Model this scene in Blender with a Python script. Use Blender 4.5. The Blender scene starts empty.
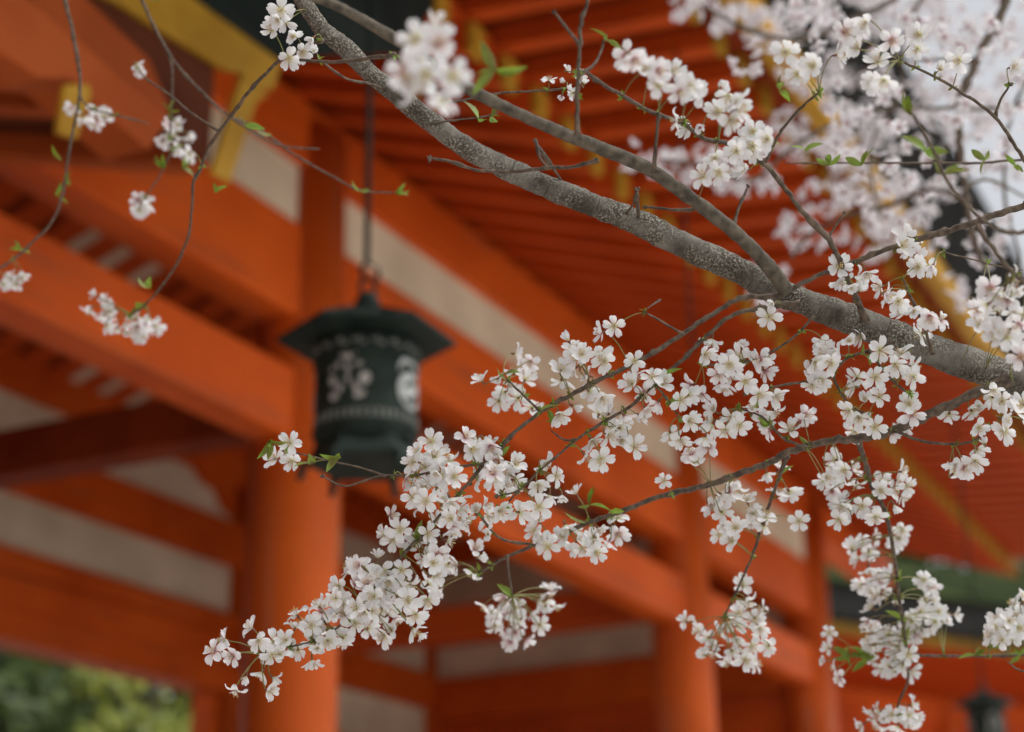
import bpy, bmesh, math, random
import numpy as np
from mathutils import Vector, Matrix, noise as mnoise
random.seed(7); rng = np.random.default_rng(11)
S = bpy.context.scene; COL = S.collection
rad = math.radians
# ------------------------------------------------------------------ camera
FPX, CX, CY = 1727.0, 512.0, 366.0
PITCH, ROLL, YAW, CAMZ = rad(19.83), rad(-.88), rad(26.3), 1.5
FW = Vector((0, math.cos(PITCH), math.sin(PITCH)))
_up = Vector((0, -math.sin(PITCH), math.cos(PITCH))); _rt = Vector((1, 0, 0))
RT = _rt*math.cos(ROLL) + _up*math.sin(ROLL); UP = -_rt*math.sin(ROLL) + _up*math.cos(ROLL)
CAM = Vector((0, 0, CAMZ))
cd = bpy.data.cameras.new('camera'); cam = bpy.data.objects.new('camera', cd); COL.objects.link(cam)
cam.matrix_world = Matrix(((RT.x, UP.x, -FW.x, 0), (RT.y, UP.y, -FW.y, 0), (RT.z, UP.z, -FW.z, CAMZ), (0, 0, 0, 1)))
cd.sensor_fit = 'HORIZONTAL'; cd.sensor_width = 36; cd.lens = FPX/1024*36
cd.clip_start = .05; cd.clip_end = 2000
cd.dof.use_dof = True; cd.dof.focus_distance = 1.83; cd.dof.aperture_fstop = 3.2; cd.dof.aperture_blades = 0
S.camera = cam
# ------------------------------------------------------------------ light
SUN_EL, SUN_AZ = rad(58), rad(115)          # azimuth clockwise from +Y
W = bpy.data.worlds.new('World'); S.world = W; W.use_nodes = True
nt = W.node_tree; bgn = nt.nodes['Background']
sky = nt.nodes.new('ShaderNodeTexSky'); sky.sky_type = 'NISHITA'; sky.sun_disc = False
sky.sun_elevation = SUN_EL; sky.sun_rotation = SUN_AZ; sky.dust_density = 4; sky.air_density = 1.2
hs = nt.nodes.new('ShaderNodeHueSaturation'); hs.inputs['Saturation'].default_value = .18; hs.inputs['Value'].default_value = 2.45
nt.links.new(sky.outputs[0], hs.inputs['Color']); nt.links.new(hs.outputs[0], bgn.inputs[0])
bgn.inputs[1].default_value = .15
sd = bpy.data.lights.new('sun', 'SUN'); sd.energy = 2.0; sd.angle = rad(30); sd.color = (1, .98, .95)
sun = bpy.data.objects.new('sun', sd); COL.objects.link(sun)
sv = Vector((math.cos(SUN_EL)*math.sin(SUN_AZ), math.cos(SUN_EL)*math.cos(SUN_AZ), math.sin(SUN_EL)))
sun.rotation_euler = sv.to_track_quat('Z', 'Y').to_euler(); sun.location = (0, 0, 30)
S.view_settings.view_transform = 'Standard'; S.view_settings.look = 'None'
S.view_settings.exposure = -0.92; S.view_settings.gamma = 1
# ------------------------------------------------------------------ helpers
def ray(x, y): return FW + RT*((x-CX)/FPX) + UP*((CY-y)/FPX)
def at(x, y, d): return CAM + ray(x, y)*d
P1 = at(291, 640, 7.8); O = Vector((P1.x, P1.y, 0))
U_ = Vector((math.sin(YAW), math.cos(YAW), 0)); V_ = Vector((-math.cos(YAW), math.sin(YAW), 0))
def on_v(x, y, v):                       # a point of the hall (along, across, height) on the plane across = v
    d = ray(x, y); t = (v-(CAM-O).dot(V_))/d.dot(V_); q = CAM+d*t-O
    return (q.dot(U_), v, q.z)
def tag(o, label=None, cat=None, group=None, kind=None):
    for k, val in (('label', label), ('category', cat), ('group', group), ('kind', kind)):
        if val: o[k] = val
    return o
def empty(name, loc=(0, 0, 0), rz=0):
    o = bpy.data.objects.new(name, None); COL.objects.link(o); o.location = loc; o.rotation_euler.z = rz
    o.empty_display_size = .2
    return o
def link(name, me, parent=None):
    o = bpy.data.objects.new(name, me); COL.objects.link(o)
    if parent: o.parent = parent
    return o
class MB:
    def __init__(s): s.v = []; s.f = []; s.m = []; s.a = []; s.sm = []
    def add(s, v, f, m=0, a=None, smooth=False):
        b = len(s.v); s.v += [tuple(p) for p in v]; s.f += [tuple(i+b for i in q) for q in f]
        s.m += [m]*len(f); s.a += (list(a) if a is not None else [0.0]*len(v)); s.sm += [smooth]*len(f)
        return s
    def box(s, x0, x1, y0, y1, z0, z1, m=0):
        v = [(x, y, z) for z in (z0, z1) for y in (y0, y1) for x in (x0, x1)]
        return s.add(v, [(0, 2, 3, 1), (4, 5, 7, 6), (0, 1, 5, 4), (2, 6, 7, 3), (0, 4, 6, 2), (1, 3, 7, 5)], m)
    def hexa(s, v, m=0):                 # eight corners in the order of box()
        return s.add(v, [(0, 2, 3, 1), (4, 5, 7, 6), (0, 1, 5, 4), (2, 6, 7, 3), (0, 4, 6, 2), (1, 3, 7, 5)], m)
    def prism(s, poly, off, m=0):        # polygon of 3D points swept by off
        n = len(poly); a = [Vector(p) for p in poly]; b = [p+Vector(off) for p in a]
        return s.add(a+b, [tuple(range(n-1, -1, -1)), tuple(range(n, 2*n))]+[(i, (i+1) % n, n+(i+1) % n, n+i) for i in range(n)], m)
    def lathe(s, prof, n=24, c=(0, 0), m=0, smooth=True, rot=0):
        v = []; f = []
        for r, z in prof:
            for k in range(n):
                t = 2*math.pi*k/n+rot; v.append((c[0]+r*math.cos(t), c[1]+r*math.sin(t), z))
        for i in range(len(prof)-1):
            for k in range(n):
                f.append((i*n+k, i*n+(k+1) % n, (i+1)*n+(k+1) % n, (i+1)*n+k))
        f.append(tuple(range(n-1, -1, -1))); f.append(tuple(range((len(prof)-1)*n, len(prof)*n)))
        return s.add(v, f, m, None, smooth)
    def tube(s, pts, rr, n=6, m=0, cap=True, rough=0):
        pts = [Vector(p) for p in pts]; N = len(pts); v = []; f = []; prev = None; run_ = [0.0]
        for a_, b_ in zip(pts[:-1], pts[1:]): run_.append(run_[-1]+(b_-a_).length)
        for i, p in enumerate(pts):
            t = (pts[min(i+1, N-1)]-pts[max(i-1, 0)]).normalized()
            if prev is None:
                prev = t.orthogonal().normalized()
            prev = (prev - t*prev.dot(t)).normalized(); b = t.cross(prev); r = rr[i] if hasattr(rr, '__len__') else rr
            for k in range(n):
                a = 2*math.pi*k/n; d_ = prev*math.cos(a)+b*math.sin(a); q_ = p+d_*r
                if rough: q_ = q_+d_*(r*rough*(mnoise.noise(q_*22)*.8+mnoise.noise(q_*70)*.45+mnoise.noise(q_*190)*.25))
                v.append(q_)
        for i in range(N-1):
            for k in range(n): f.append((i*n+k, i*n+(k+1) % n, (i+1)*n+(k+1) % n, (i+1)*n+k))
        if cap: f += [tuple(range(n-1, -1, -1)), tuple(range((N-1)*n, N*n))]
        return s.add(v, f, m, ([1+run_[i//n] for i in range(N*n)] if rough else None), True)
    def build(s, name, mats, parent=None, bevel=0):
        me = bpy.data.meshes.new(name); me.from_pydata(s.v, [], s.f)
        for mt in (mats if isinstance(mats, (list, tuple)) else [mats]): me.materials.append(mt)
        me.polygons.foreach_set('material_index', s.m); me.polygons.foreach_set('use_smooth', s.sm)
        if any(s.a):
            at_ = me.attributes.new('along', 'FLOAT', 'POINT'); at_.data.foreach_set('value', s.a)
        me.validate(); me.update()
        o = link(name, me, parent)
        if bevel:
            b = o.modifiers.new('bevel', 'BEVEL'); b.width = bevel; b.segments = 2; b.limit_method = 'ANGLE'
        return o
# ------------------------------------------------------------------ materials
def mat(name, build):
    m = bpy.data.materials.new(name); m.use_nodes = True; n = m.node_tree
    build(n, n.nodes['Principled BSDF'], n.nodes.new, n.links.new); return m
def noise_color(n, new, ln, c0, c1, scale, detail=6, lo=.35, hi=.65, coord='Object', stretch=None):
    tc = new('ShaderNodeTexCoord'); nz = new('ShaderNodeTexNoise'); nz.inputs['Scale'].default_value = scale
    nz.inputs['Detail'].default_value = detail
    src = tc.outputs[coord]
    if stretch:
        mp = new('ShaderNodeMapping'); mp.inputs['Scale'].default_value = stretch; ln(src, mp.inputs[0]); src = mp.outputs[0]
    ln(src, nz.inputs['Vector'])
    r = new('ShaderNodeValToRGB'); r.color_ramp.elements[0].position = lo; r.color_ramp.elements[1].position = hi
    r.color_ramp.elements[0].color = (*c0, 1); r.color_ramp.elements[1].color = (*c1, 1)
    ln(nz.outputs['Fac'], r.inputs[0]); return r, nz
def timber(name, c0, c1, faded, stretch, scale=1.3, rough=.55, amount=.8):
    def b(n, p, new, ln):
        r, nz = noise_color(n, new, ln, c0, c1, scale)
        r2, n2 = noise_color(n, new, ln, (0, 0, 0), (1, 1, 1), 1.0, 8, .52, .72, stretch=stretch)
        r3, n3 = noise_color(n, new, ln, (.25, .25, .25), (1, 1, 1), 3.0, 4, .35, .6)
        mu = new('ShaderNodeMath'); mu.operation = 'MULTIPLY'; ln(r2.outputs[0], mu.inputs[0]); ln(r3.outputs[0], mu.inputs[1])
        m2 = new('ShaderNodeMath'); m2.operation = 'MULTIPLY'; ln(mu.outputs[0], m2.inputs[0]); m2.inputs[1].default_value = amount
        mx = new('ShaderNodeMix'); mx.data_type = 'RGBA'; ln(m2.outputs[0], mx.inputs[0]); ln(r.outputs[0], mx.inputs[6]); mx.inputs[7].default_value = (*faded, 1)
        ln(mx.outputs[2], p.inputs['Base Color']); p.inputs['Roughness'].default_value = rough; p.inputs['Specular IOR Level'].default_value = .15
        bm = new('ShaderNodeBump'); bm.inputs['Strength'].default_value = .3; bm.inputs['Distance'].default_value = .006
        ln(n2.outputs['Fac'], bm.inputs['Height']); ln(bm.outputs[0], p.inputs['Normal'])
    return mat(name, b)
def painted(name, c0, c1, scale=2.5, rough=.5, bump=.15, spec=.4):
    def b(n, p, new, ln):
        r, nz = noise_color(n, new, ln, c0, c1, scale)
        ln(r.outputs[0], p.inputs['Base Color']); p.inputs['Roughness'].default_value = rough
        p.inputs['Specular IOR Level'].default_value = spec
        bm = new('ShaderNodeBump'); bm.inputs['Strength'].default_value = bump; bm.inputs['Distance'].default_value = .01
        n2 = new('ShaderNodeTexNoise'); n2.inputs['Scale'].default_value = 40; ln(n2.outputs['Fac'], bm.inputs['Height'])
        ln(bm.outputs[0], p.inputs['Normal'])
    return mat(name, b)
M = {}
M['vermilion'] = timber('vermilion_timber', (.50, .066, .004), (.66, .104, .009), (.36, .075, .022), (.9, 16, 16))
M['pillar'] = timber('vermilion_pillar', (.47, .070, .006), (.63, .108, .012), (.42, .17, .10), (15, 15, .8), 1.1, .5, .75)
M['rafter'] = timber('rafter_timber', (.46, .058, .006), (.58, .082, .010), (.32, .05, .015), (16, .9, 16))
M['plaster'] = painted('plaster', (.54, .43, .30), (.74, .61, .45), 1.6, .9, .1, .1)
M['ochre'] = painted('ochre_paint', (.36, .18, .012), (.48, .255, .022), 4, .6, .15, .2)
M['copper'] = painted('dark_copper', (.008, .012, .011), (.02, .028, .024), 3, .75, .15, .12)
M['bark_roof'] = painted('roof_bark', (.012, .012, .012), (.03, .028, .025), 9, .9, .6, .1)
M['mossroof'] = painted('roof_moss', (.008, .014, .005), (.045, .06, .016), 1.0, .95, .6, .05)
M['old_gold'] = painted('old_gold', (.17, .085, .012), (.24, .13, .015), 3, .7, .1, .15)
def f(n, p, new, ln):
    r, nz = noise_color(n, new, ln, (.007, .012, .009), (.022, .033, .026), 14, 8, .3, .75)
    ln(r.outputs[0], p.inputs['Base Color']); p.inputs['Metallic'].default_value = .1; p.inputs['Roughness'].default_value = .65; p.inputs['Specular IOR Level'].default_value = .18
M['bronze'] = mat('aged_bronze', f)
def f(n, p, new, ln):
    r, nz = noise_color(n, new, ln, (.07, .075, .065), (.17, .17, .15), 25)
    ln(r.outputs[0], p.inputs['Base Color']); p.inputs['Roughness'].default_value = .8
M['fretwork'] = mat('worn_fretwork', f)
M['brown_light'] = painted('shaded_beam_timber', (.30, .055, .010), (.38, .076, .016), 3, .7, .15, .12)  # vermilion with the porch beams' shade put into the colour; porch rafters share it
M['rafter_shaded'] = painted('rafter_shaded', (.20, .028, .005), (.27, .04, .008), 3, .7, .15, .12)  # darker copy of the rafter paint, eave and interior shade put into the colour
M['brown'] = painted('shaded_soffit_timber', (.075, .017, .007), (.12, .03, .012), 3, .7, .15, .1)  # shade of the porch recess put into the board colour
M['paper'] = painted('lantern_paper', (.30, .305, .29), (.44, .45, .44), 30, .8, .05, .2)
M['pale_panel'] = painted('pale_panel', (.26, .235, .21), (.36, .33, .30), 30, .8, .05, .2)
def f(n, p, new, ln):
    r, nz = noise_color(n, new, ln, (.06, .048, .035), (.33, .315, .265), 430, 5, .46, .66)
    r2, nz2 = noise_color(n, new, ln, (.05, .042, .032), (.22, .205, .175), 26, 8, .36, .66)
    r4, nz4 = noise_color(n, new, ln, (.1, .1, .1), (.85, .85, .85), 34, 6, .40, .60)     # lichen gathers in patches
    mx = new('ShaderNodeMix'); mx.data_type = 'RGBA'; ln(r4.outputs[0], mx.inputs[0])
    ln(r2.outputs[0], mx.inputs[6]); ln(r.outputs[0], mx.inputs[7])
    a = new('ShaderNodeAttribute'); a.attribute_name = 'along'; tc = new('ShaderNodeTexCoord')
    m1 = new('ShaderNodeMath'); m1.operation = 'MULTIPLY'; ln(a.outputs['Fac'], m1.inputs[0]); m1.inputs[1].default_value = 330
    vm = new('ShaderNodeVectorMath'); vm.operation = 'SCALE'; ln(tc.outputs['Object'], vm.inputs[0]); vm.inputs['Scale'].default_value = 38
    cx = new('ShaderNodeCombineXYZ'); ln(m1.outputs[0], cx.inputs[0]); va = new('ShaderNodeVectorMath'); ln(cx.outputs[0], va.inputs[0]); ln(vm.outputs[0], va.inputs[1])
    nb = new('ShaderNodeTexNoise'); nb.inputs['Scale'].default_value = 1; nb.inputs['Detail'].default_value = 3; ln(va.outputs[0], nb.inputs['Vector'])
    rb = new('ShaderNodeValToRGB'); rb.color_ramp.elements[0].position = .60; rb.color_ramp.elements[1].position = .72
    rb.color_ramp.elements[1].color = (.75, .75, .75, 1); ln(nb.outputs['Fac'], rb.inputs[0])
    m3 = new('ShaderNodeMix'); m3.data_type = 'RGBA'; ln(rb.outputs[0], m3.inputs[0]); ln(mx.outputs[2], m3.inputs[6]); m3.inputs[7].default_value = (.035, .026, .02, 1)
    ln(m3.outputs[2], p.inputs['Base Color'])
    p.inputs['Roughness'].default_value = .9; p.inputs['Specular IOR Level'].default_value = .2
    bm = new('ShaderNodeBump'); bm.inputs['Strength'].default_value = .8; bm.inputs['Distance'].default_value = .0015
    ln(nz.outputs['Fac'], bm.inputs['Height']); ln(bm.outputs[0], p.inputs['Normal'])
M['bark'] = mat('lichen_bark', f)
def f(n, p, new, ln):
    r, nz = noise_color(n, new, ln, (.045, .03, .02), (.155, .112, .075), 150, 5, .35, .7)
    ln(r.outputs[0], p.inputs['Base Color']); p.inputs['Roughness'].default_value = .8
    bm = new('ShaderNodeBump'); bm.inputs['Strength'].default_value = .6; bm.inputs['Distance'].default_value = .0008
    ln(nz.outputs['Fac'], bm.inputs['Height']); ln(bm.outputs[0], p.inputs['Normal'])
M['twig'] = mat('twig_bark', f)
def f(n, p, new, ln):
    r, nz = noise_color(n, new, ln, (.042, .034, .023), (.125, .10, .07), 90, 6, .35, .65)
    ln(r.outputs[0], p.inputs['Base Color']); p.inputs['Roughness'].default_value = .85
    bm = new('ShaderNodeBump'); bm.inputs['Strength'].default_value = .6; bm.inputs['Distance'].default_value = .001
    ln(nz.outputs['Fac'], bm.inputs['Height']); ln(bm.outputs[0], p.inputs['Normal'])
M['bough'] = mat('olive_bark', f)
def petal_mat(name, base, mid, tip):
    def f(n, p, new, ln):
        a = new('ShaderNodeAttribute'); a.attribute_name = 'along'
        r = new('ShaderNodeValToRGB'); cr = r.color_ramp
        cr.elements[0].position = .08; cr.elements[0].color = (*base, 1); cr.elements[1].position = .55; cr.elements[1].color = (*tip, 1)
        e = cr.elements.new(.28); e.color = (*mid, 1)
        ln(a.outputs['Fac'], r.inputs[0]); ln(r.outputs[0], p.inputs['Base Color'])
        p.inputs['Roughness'].default_value = .6; p.inputs['Specular IOR Level'].default_value = .25
        tr = new('ShaderNodeBsdfTranslucent'); ln(r.outputs[0], tr.inputs[0])
        mx = new('ShaderNodeMixShader'); mx.inputs[0].default_value = .42
        ln(p.outputs[0], mx.inputs[1]); ln(tr.outputs[0], mx.inputs[2]); ln(mx.outputs[0], n.nodes['Material Output'].inputs[0])
    return mat(name, f)
M['petal'] = petal_mat('petal_white', (.60, .60, .32), (.80, .785, .775), (.83, .835, .84))
M['petal_aged'] = petal_mat('petal_aged', (.42, .18, .19), (.78, .70, .71), (.83, .825, .835))
M['petal_far'] = petal_mat('petal_far', (.55, .40, .44), (.74, .70, .73), (.80, .785, .81))
def leafy(name, c0, c1, trans=.35, scale=60):
    def f(n, p, new, ln):
        r, nz = noise_color(n, new, ln, c0, c1, scale)
        ln(r.outputs[0], p.inputs['Base Color']); p.inputs['Roughness'].default_value = .5
        tr = new('ShaderNodeBsdfTranslucent'); ln(r.outputs[0], tr.inputs[0])
        mx = new('ShaderNodeMixShader'); mx.inputs[0].default_value = trans
        ln(p.outputs[0], mx.inputs[1]); ln(tr.outputs[0], mx.inputs[2]); ln(mx.outputs[0], n.nodes['Material Output'].inputs[0])
    return mat(name, f)
M['leaf'] = leafy('young_leaf', (.15, .14, .02), (.22, .36, .04))
M['stalk'] = painted('flower_stalk', (.17, .20, .05), (.22, .17, .06), 80, .6)
M['calyx'] = painted('calyx', (.16, .05, .035), (.20, .10, .05), 90, .6)
M['anther'] = painted('anther', (.55, .40, .12), (.65, .50, .18), 90, .7)
M['filament'] = painted('filament', (.66, .55, .52), (.72, .62, .58), 90, .7)
M['foliage_dark'] = leafy('foliage_dark', (.04, .068, .012), (.09, .125, .025), .3, 1.2)
M['foliage_mid'] = leafy('foliage_mid', (.06, .105, .015), (.13, .185, .035), .3, 1.2)
M['foliage_lime'] = leafy('foliage_lime', (.17, .22, .02), (.30, .32, .05), .35, 1.2)
M['trunk'] = painted('tree_trunk', (.04, .032, .025), (.08, .066, .05), 6, .9)
M['gravel'] = painted('gravel', (.58, .56, .52), (.70, .68, .64), 30, .95, .6, .1)
M['stone'] = painted('stone', (.12, .11, .10), (.2, .19, .18), 8, .9)
# ------------------------------------------------------------------ ground
g = MB(); g.add([(-400, -400, 0), (400, -400, 0), (400, 400, 0), (-400, 400, 0)], [(0, 1, 2, 3)])
tag(g.build('ground', M['gravel']), kind='structure')
# ------------------------------------------------------------------ shrine hall, local axes: x along the front, y inwards, z up
HROT = math.pi/2-YAW
hall = tag(empty('shrine_hall', O, HROT), 'vermilion timber shrine hall with round pillars, cream plaster bands and deep ochre-tipped eaves', 'shrine hall')
def part(name, mb, m, bevel=.01, parent=None): return mb.build(name, m, parent or hall, bevel)
def K(z, k=.977): return CAMZ+(z-CAMZ)*k
UA, UB = -9.9, 9.4
FRONT = [-9.7, -4.9, 0.0, 4.95, 7.98]; BACK = [-9.7, -4.9, 0, 4.98, 8.2]; BV = 3.95
# stone floor
part('plinth', MB().box(UA-.6, UB+.9, -1.0, 5.0, .01, .35), M['stone'], .03)
for i, x in enumerate(FRONT):
    part('pillar', MB().lathe([(.235, .35), (.235, .42), (.215, .47), (.213, 3.0), (.208, K(5.6))], 32, (x, 0)), M['pillar'], 0)
for x in BACK:
    part('pillar', MB().lathe([(.225, .35), (.225, .42), (.21, .47), (.205, 5.8)], 28, (x, BV)), M['pillar'], 0)
# beams of the front, one between each pair of pillars' axes
def run(name, z0, z1, y0, y1, m, xs):
    for a, b in zip(xs[:-1], xs[1:]):
        part(name, MB().box(a+.02, b-.02, y0, y1, z0, z1), m, .012)
FX = FRONT+[8.25]
run('tie_beam', K(3.95), K(4.29), -.10, .10, M['vermilion'], FRONT)
run('head_beam', K(4.56), K(5.04), -.11, .11, M['vermilion'], FX)
run('plaster_band', K(5.035), K(5.365), -.09, .04, M['plaster'], FRONT)
part('eave_purlin', MB().box(UA, UB+1.3, -.13, .13, K(5.36), K(5.71)), M['vermilion'], .012)
# back wall
BX = [-9.7, -4.9, 0, 4.98, 8.2]; B1 = BX[:4]; B2_ = BX[3:]
y0, y1 = 3.78, 4.05
run('lintel', 3.74, 3.95, y0-.03, y1, M['vermilion'], B1)
run('lintel', 3.955, 4.20, y0, y1, M['vermilion'], B1)
run('tie_beam', 4.205, 4.36, y0-.04, y1, M['vermilion'], B1)
run('tie_beam', 4.03, 4.36, y0-.04, y1, M['vermilion'], B2_)
run('plaster_band', 3.60, 4.035, y0+.05, y1-.02, M['plaster'], B2_)
run('tie_beam', 3.25, 3.605, y0-.02, y1, M['vermilion'], B2_)
run('plaster_band', 4.355, 4.76, y0+.05, y1-.02, M['plaster'], BX)
run('tie_beam', 4.755, 5.12, y0-.02, y1, M['vermilion'], BX)
run('plaster_band', 5.115, 5.46, y0+.05, y1-.02, M['plaster'], BX)
run('tie_beam', 5.455, 5.84, y0-.02, y1, M['vermilion'], BX)
# curved corner brackets under the upper plaster
for x, s in ((4.98, -1), (4.98, 1), (0, 1), (8.2, -1)):
    p = [(x+s*.2, y0+.0, 5.455), (x+s*.75, y0, 5.455), (x+s*.62, y0, 5.36), (x+s*.45, y0, 5.34), (x+s*.36, y0, 5.22), (x+s*.2, y0, 5.16)]
    part('bracket', MB().prism(p if s < 0 else p[::-1], (0, .2, 0)), M['vermilion'], .006)
# slim posts of the opening below the lintel
for x in (4.70, .27): part('jamb', MB().box(x-.06, x+.06, 3.86, 4.02, .35, 3.735), M['vermilion'], .006)
part('wall_or_added_panel', MB().box(5.1, 8.05, 3.87, 3.99, .36, 3.245), M['rafter'], 0)
part('wall_or_added_panel', MB().box(-9.7, -.1, 3.87, 3.99, .36, 3.735), M['rafter'], 0)  # unseen closed back bays, added to cut light inside the hall
part('wall_or_added_panel', MB().box(-9.75, -9.65, .1, 3.9, .36, 5.6), M['rafter'], 0)  # unseen end wall, added to keep the interior darker
part('wall_or_added_panel', MB().box(-9.65, -4.95, -.05, .05, .36, K(3.945)), M['rafter'], 0)  # unseen front panel, added to block light on the main pillar's left side
part('rain_chain', MB().tube([(*on_v(678, 90, -2.1)[:2], 5.3), (*on_v(678, 90, -2.1)[:2], 3.9)], .006, 8), M['bronze'], 0)
# cross beams front to back
for x, b in ((0, 0), (4.95, 4.98), (-4.9, -4.9)):
    part('cross_beam', MB().hexa([(x-.1, .1, 3.99), (x+.1, .1, 3.99), (b-.1, 3.9, 3.99), (b+.1, 3.9, 3.99),
                                  (x-.1, .1, 4.24), (x+.1, .1, 4.24), (b-.1, 3.9, 4.24), (b+.1, 3.9, 4.24)]), M['rafter_shaded' if x == 0 else 'rafter'], .01)  # interior shade on the beam at the main pillar put into its colour
x, b = 7.98, 8.2
def cross(name, z0, z1, w, m, xx=x, bb=b, ya=.15, yb=3.85):
    part(name, MB().hexa([(xx-w, ya, z0), (xx+w, ya, z0), (bb-w, yb, z0), (bb+w, yb, z0),
                          (xx-w, ya, z1), (xx+w, ya, z1), (bb-w, yb, z1), (bb+w, yb, z1)]), m, .008)
cross('plaster_band', 4.31, 4.63, .04, M['plaster'])
cross('cross_beam', 3.9, 4.315, .08, M['vermilion'])
cross('cross_beam', 4.62, 4.99, .09, M['vermilion'])
cross('plaster_band', 4.98, 5.42, .04, M['plaster'])
cross('cross_beam', 5.41, 5.66, .09, M['vermilion'])
cross('wall_or_added_panel', .36, 3.895, .05, M['rafter'])
def sl_(x0, x1, ya, za, yb, zb, t):
    return MB().hexa([(x0, ya, za), (x1, ya, za), (x0, yb, zb), (x1, yb, zb), (x0, ya, za+t), (x1, ya, za+t), (x0, yb, zb+t), (x1, yb, zb+t)])
# ---- roof: rafters, boards, thick bark edge
ZR0 = K(5.71)+.005        # underside of rafters over the front purlin
SL = .345                 # slope
def rz(y): return ZR0 + SL*(y+.13)
RH, RW = .125, .045
YT = -1.42; YT2 = -2.28; RIDGE = 1.95
def raft_mesh(ya, za, yb, zb, w=RW, h=RH):
    return MB().hexa([(-w, ya, za), (w, ya, za), (-w, yb, zb), (w, yb, zb), (-w, ya, za+h), (w, ya, za+h), (-w, yb, zb+h), (w, yb, zb+h)])
def copies(name, proto, xs, tipname=None, tip=None):
    for i, x in enumerate(xs):
        if i == 0: o = proto; t = tip
        else:
            o = proto.copy(); COL.objects.link(o); o.parent = hall
            if tip: t = tip.copy(); COL.objects.link(t); t.parent = o
        o.location.x = x
STEP = .31
xs = [.06+STEP*k for k in range(-33, 35)]
xs = [x for x in xs if UA < x < UB+1.2]
pr = raft_mesh(YT, rz(YT), RIDGE, rz(RIDGE)).build('eave_rafter', M['rafter'], hall)
tp = MB().box(-.054, .054, YT-.012, YT+.02, rz(YT)-.006, rz(YT)+RH+.006).build('rafter_tip', M['ochre'], pr)
copies('eave_rafter', pr, xs, 'rafter_tip', tp)
# flying rafters, flatter, on a batten over the tips of the lower tier
ZF0 = rz(YT)+RH+.03
def fz(y): return ZF0 + .06*(y-YT)
pr = raft_mesh(YT2, fz(YT2), YT+.6, fz(YT+.6)+.04, .045, .11).build('flying_rafter', M['rafter'], hall)
tp = MB().box(-.049, .049, YT2-.012, YT2+.02, fz(YT2)-.006, fz(YT2)+.116).build('rafter_tip', M['ochre'], pr)
copies('flying_rafter', pr, xs, 'rafter_tip', tp)
X0, X1 = UA-.3, UB+1.35
part('eave_batten', MB().box(X0, X1, YT+.05, YT+.17, rz(YT)+RH+.025, rz(YT)+RH+.10), M['rafter'], .005)
def slab(ya, za, yb, zb, t, x0=X0, x1=X1):
    return MB().hexa([(x0, ya, za), (x1, ya, za), (x0, yb, zb), (x1, yb, zb), (x0, ya, za+t), (x1, ya, za+t), (x0, yb, zb+t), (x1, yb, zb+t)])
part('soffit_board', slab(YT+.2, rz(YT+.2)+RH+.002, RIDGE, rz(RIDGE)+RH+.002, .02), M['rafter_shaded'], 0)  # shade in the gaps between rafters put into the board colour
part('soffit_board', slab(YT2-.1, fz(YT2-.1)+.118, YT+.5, fz(YT+.5)+.16, .02), M['rafter_shaded'], 0)
fy = YT2-.16
part('fascia', MB().box(X0, X1, fy-.06, fy+.04, fz(fy)+.03, fz(fy)+.17), M['ochre'], .005)
ze = fz(fy)+.172
e = MB()
for k in range(6): e.box(X0-.1-.02*k, X1+.1+.02*k, fy-.10-.035*k, fy+.4, ze+.085*k, ze+.085*(k+1)-.006)
part('bark_eave_edge', e, M['bark_roof'], .01)
part('bark_roof', slab(fy-.2, ze+.46, RIDGE, rz(RIDGE)+1.75, .1, X0-.2, X1+.2), M['bark_roof'], 0)
part('bark_roof', MB().hexa([(X0-.2, RIDGE, rz(RIDGE)+1.75), (X1+.2, RIDGE, rz(RIDGE)+1.75), (X0-.2, 6.3, ze+.3), (X1+.2, 6.3, ze+.3),
     (X0-.2, RIDGE, rz(RIDGE)+1.85), (X1+.2, RIDGE, rz(RIDGE)+1.85), (X0-.2, 6.3, ze+.4), (X1+.2, 6.3, ze+.4)]), M['bark_roof'], 0)
part('ridge', MB().box(X0-.3, X1+.3, RIDGE-.2, RIDGE+.2, rz(RIDGE)+1.7, rz(RIDGE)+2.2), M['copper'], .03)
# back slope of the ceiling
yb_, zb_ = 5.6, rz(RIDGE)-.36*(5.6-RIDGE)
pr = raft_mesh(RIDGE+.05, rz(RIDGE), yb_, zb_, .10, .04).build('back_rafter', M['rafter'], hall)
copies('back_rafter', pr, xs)
part('ceiling_board', slab(RIDGE, rz(RIDGE)+.045, yb_, zb_+.045, .02), M['rafter_shaded'], 0)  # dark tone carries the ceiling's shade
for ua, ub, va, vb in ((1.30, 2.23, 2.2, 3.05), (2.54, 3.48, 3.42, 3.77), (6.0, 6.9, 2.2, 3.0)):
    zc_ = lambda y: rz(RIDGE)+(zb_-rz(RIDGE))*(y-RIDGE)/(yb_-RIDGE)+.018
    part('ceiling_panel', sl_(ua, ub, va, zc_(va), vb, zc_(vb), .02), M['plaster'], 0)
part('ridge_beam', MB().box(UA, UB, RIDGE-.15, RIDGE+.15, rz(RIDGE)-.3, rz(RIDGE)-.005), M['rafter'], .01)
# gable infill at the far end
part('gable_wall', MB().prism([(8.1, -.1, 5.62), (8.1, 4.0, 5.62), (8.1, RIDGE, rz(RIDGE))], (.08, 0, 0)), M['plaster'], 0)
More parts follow.
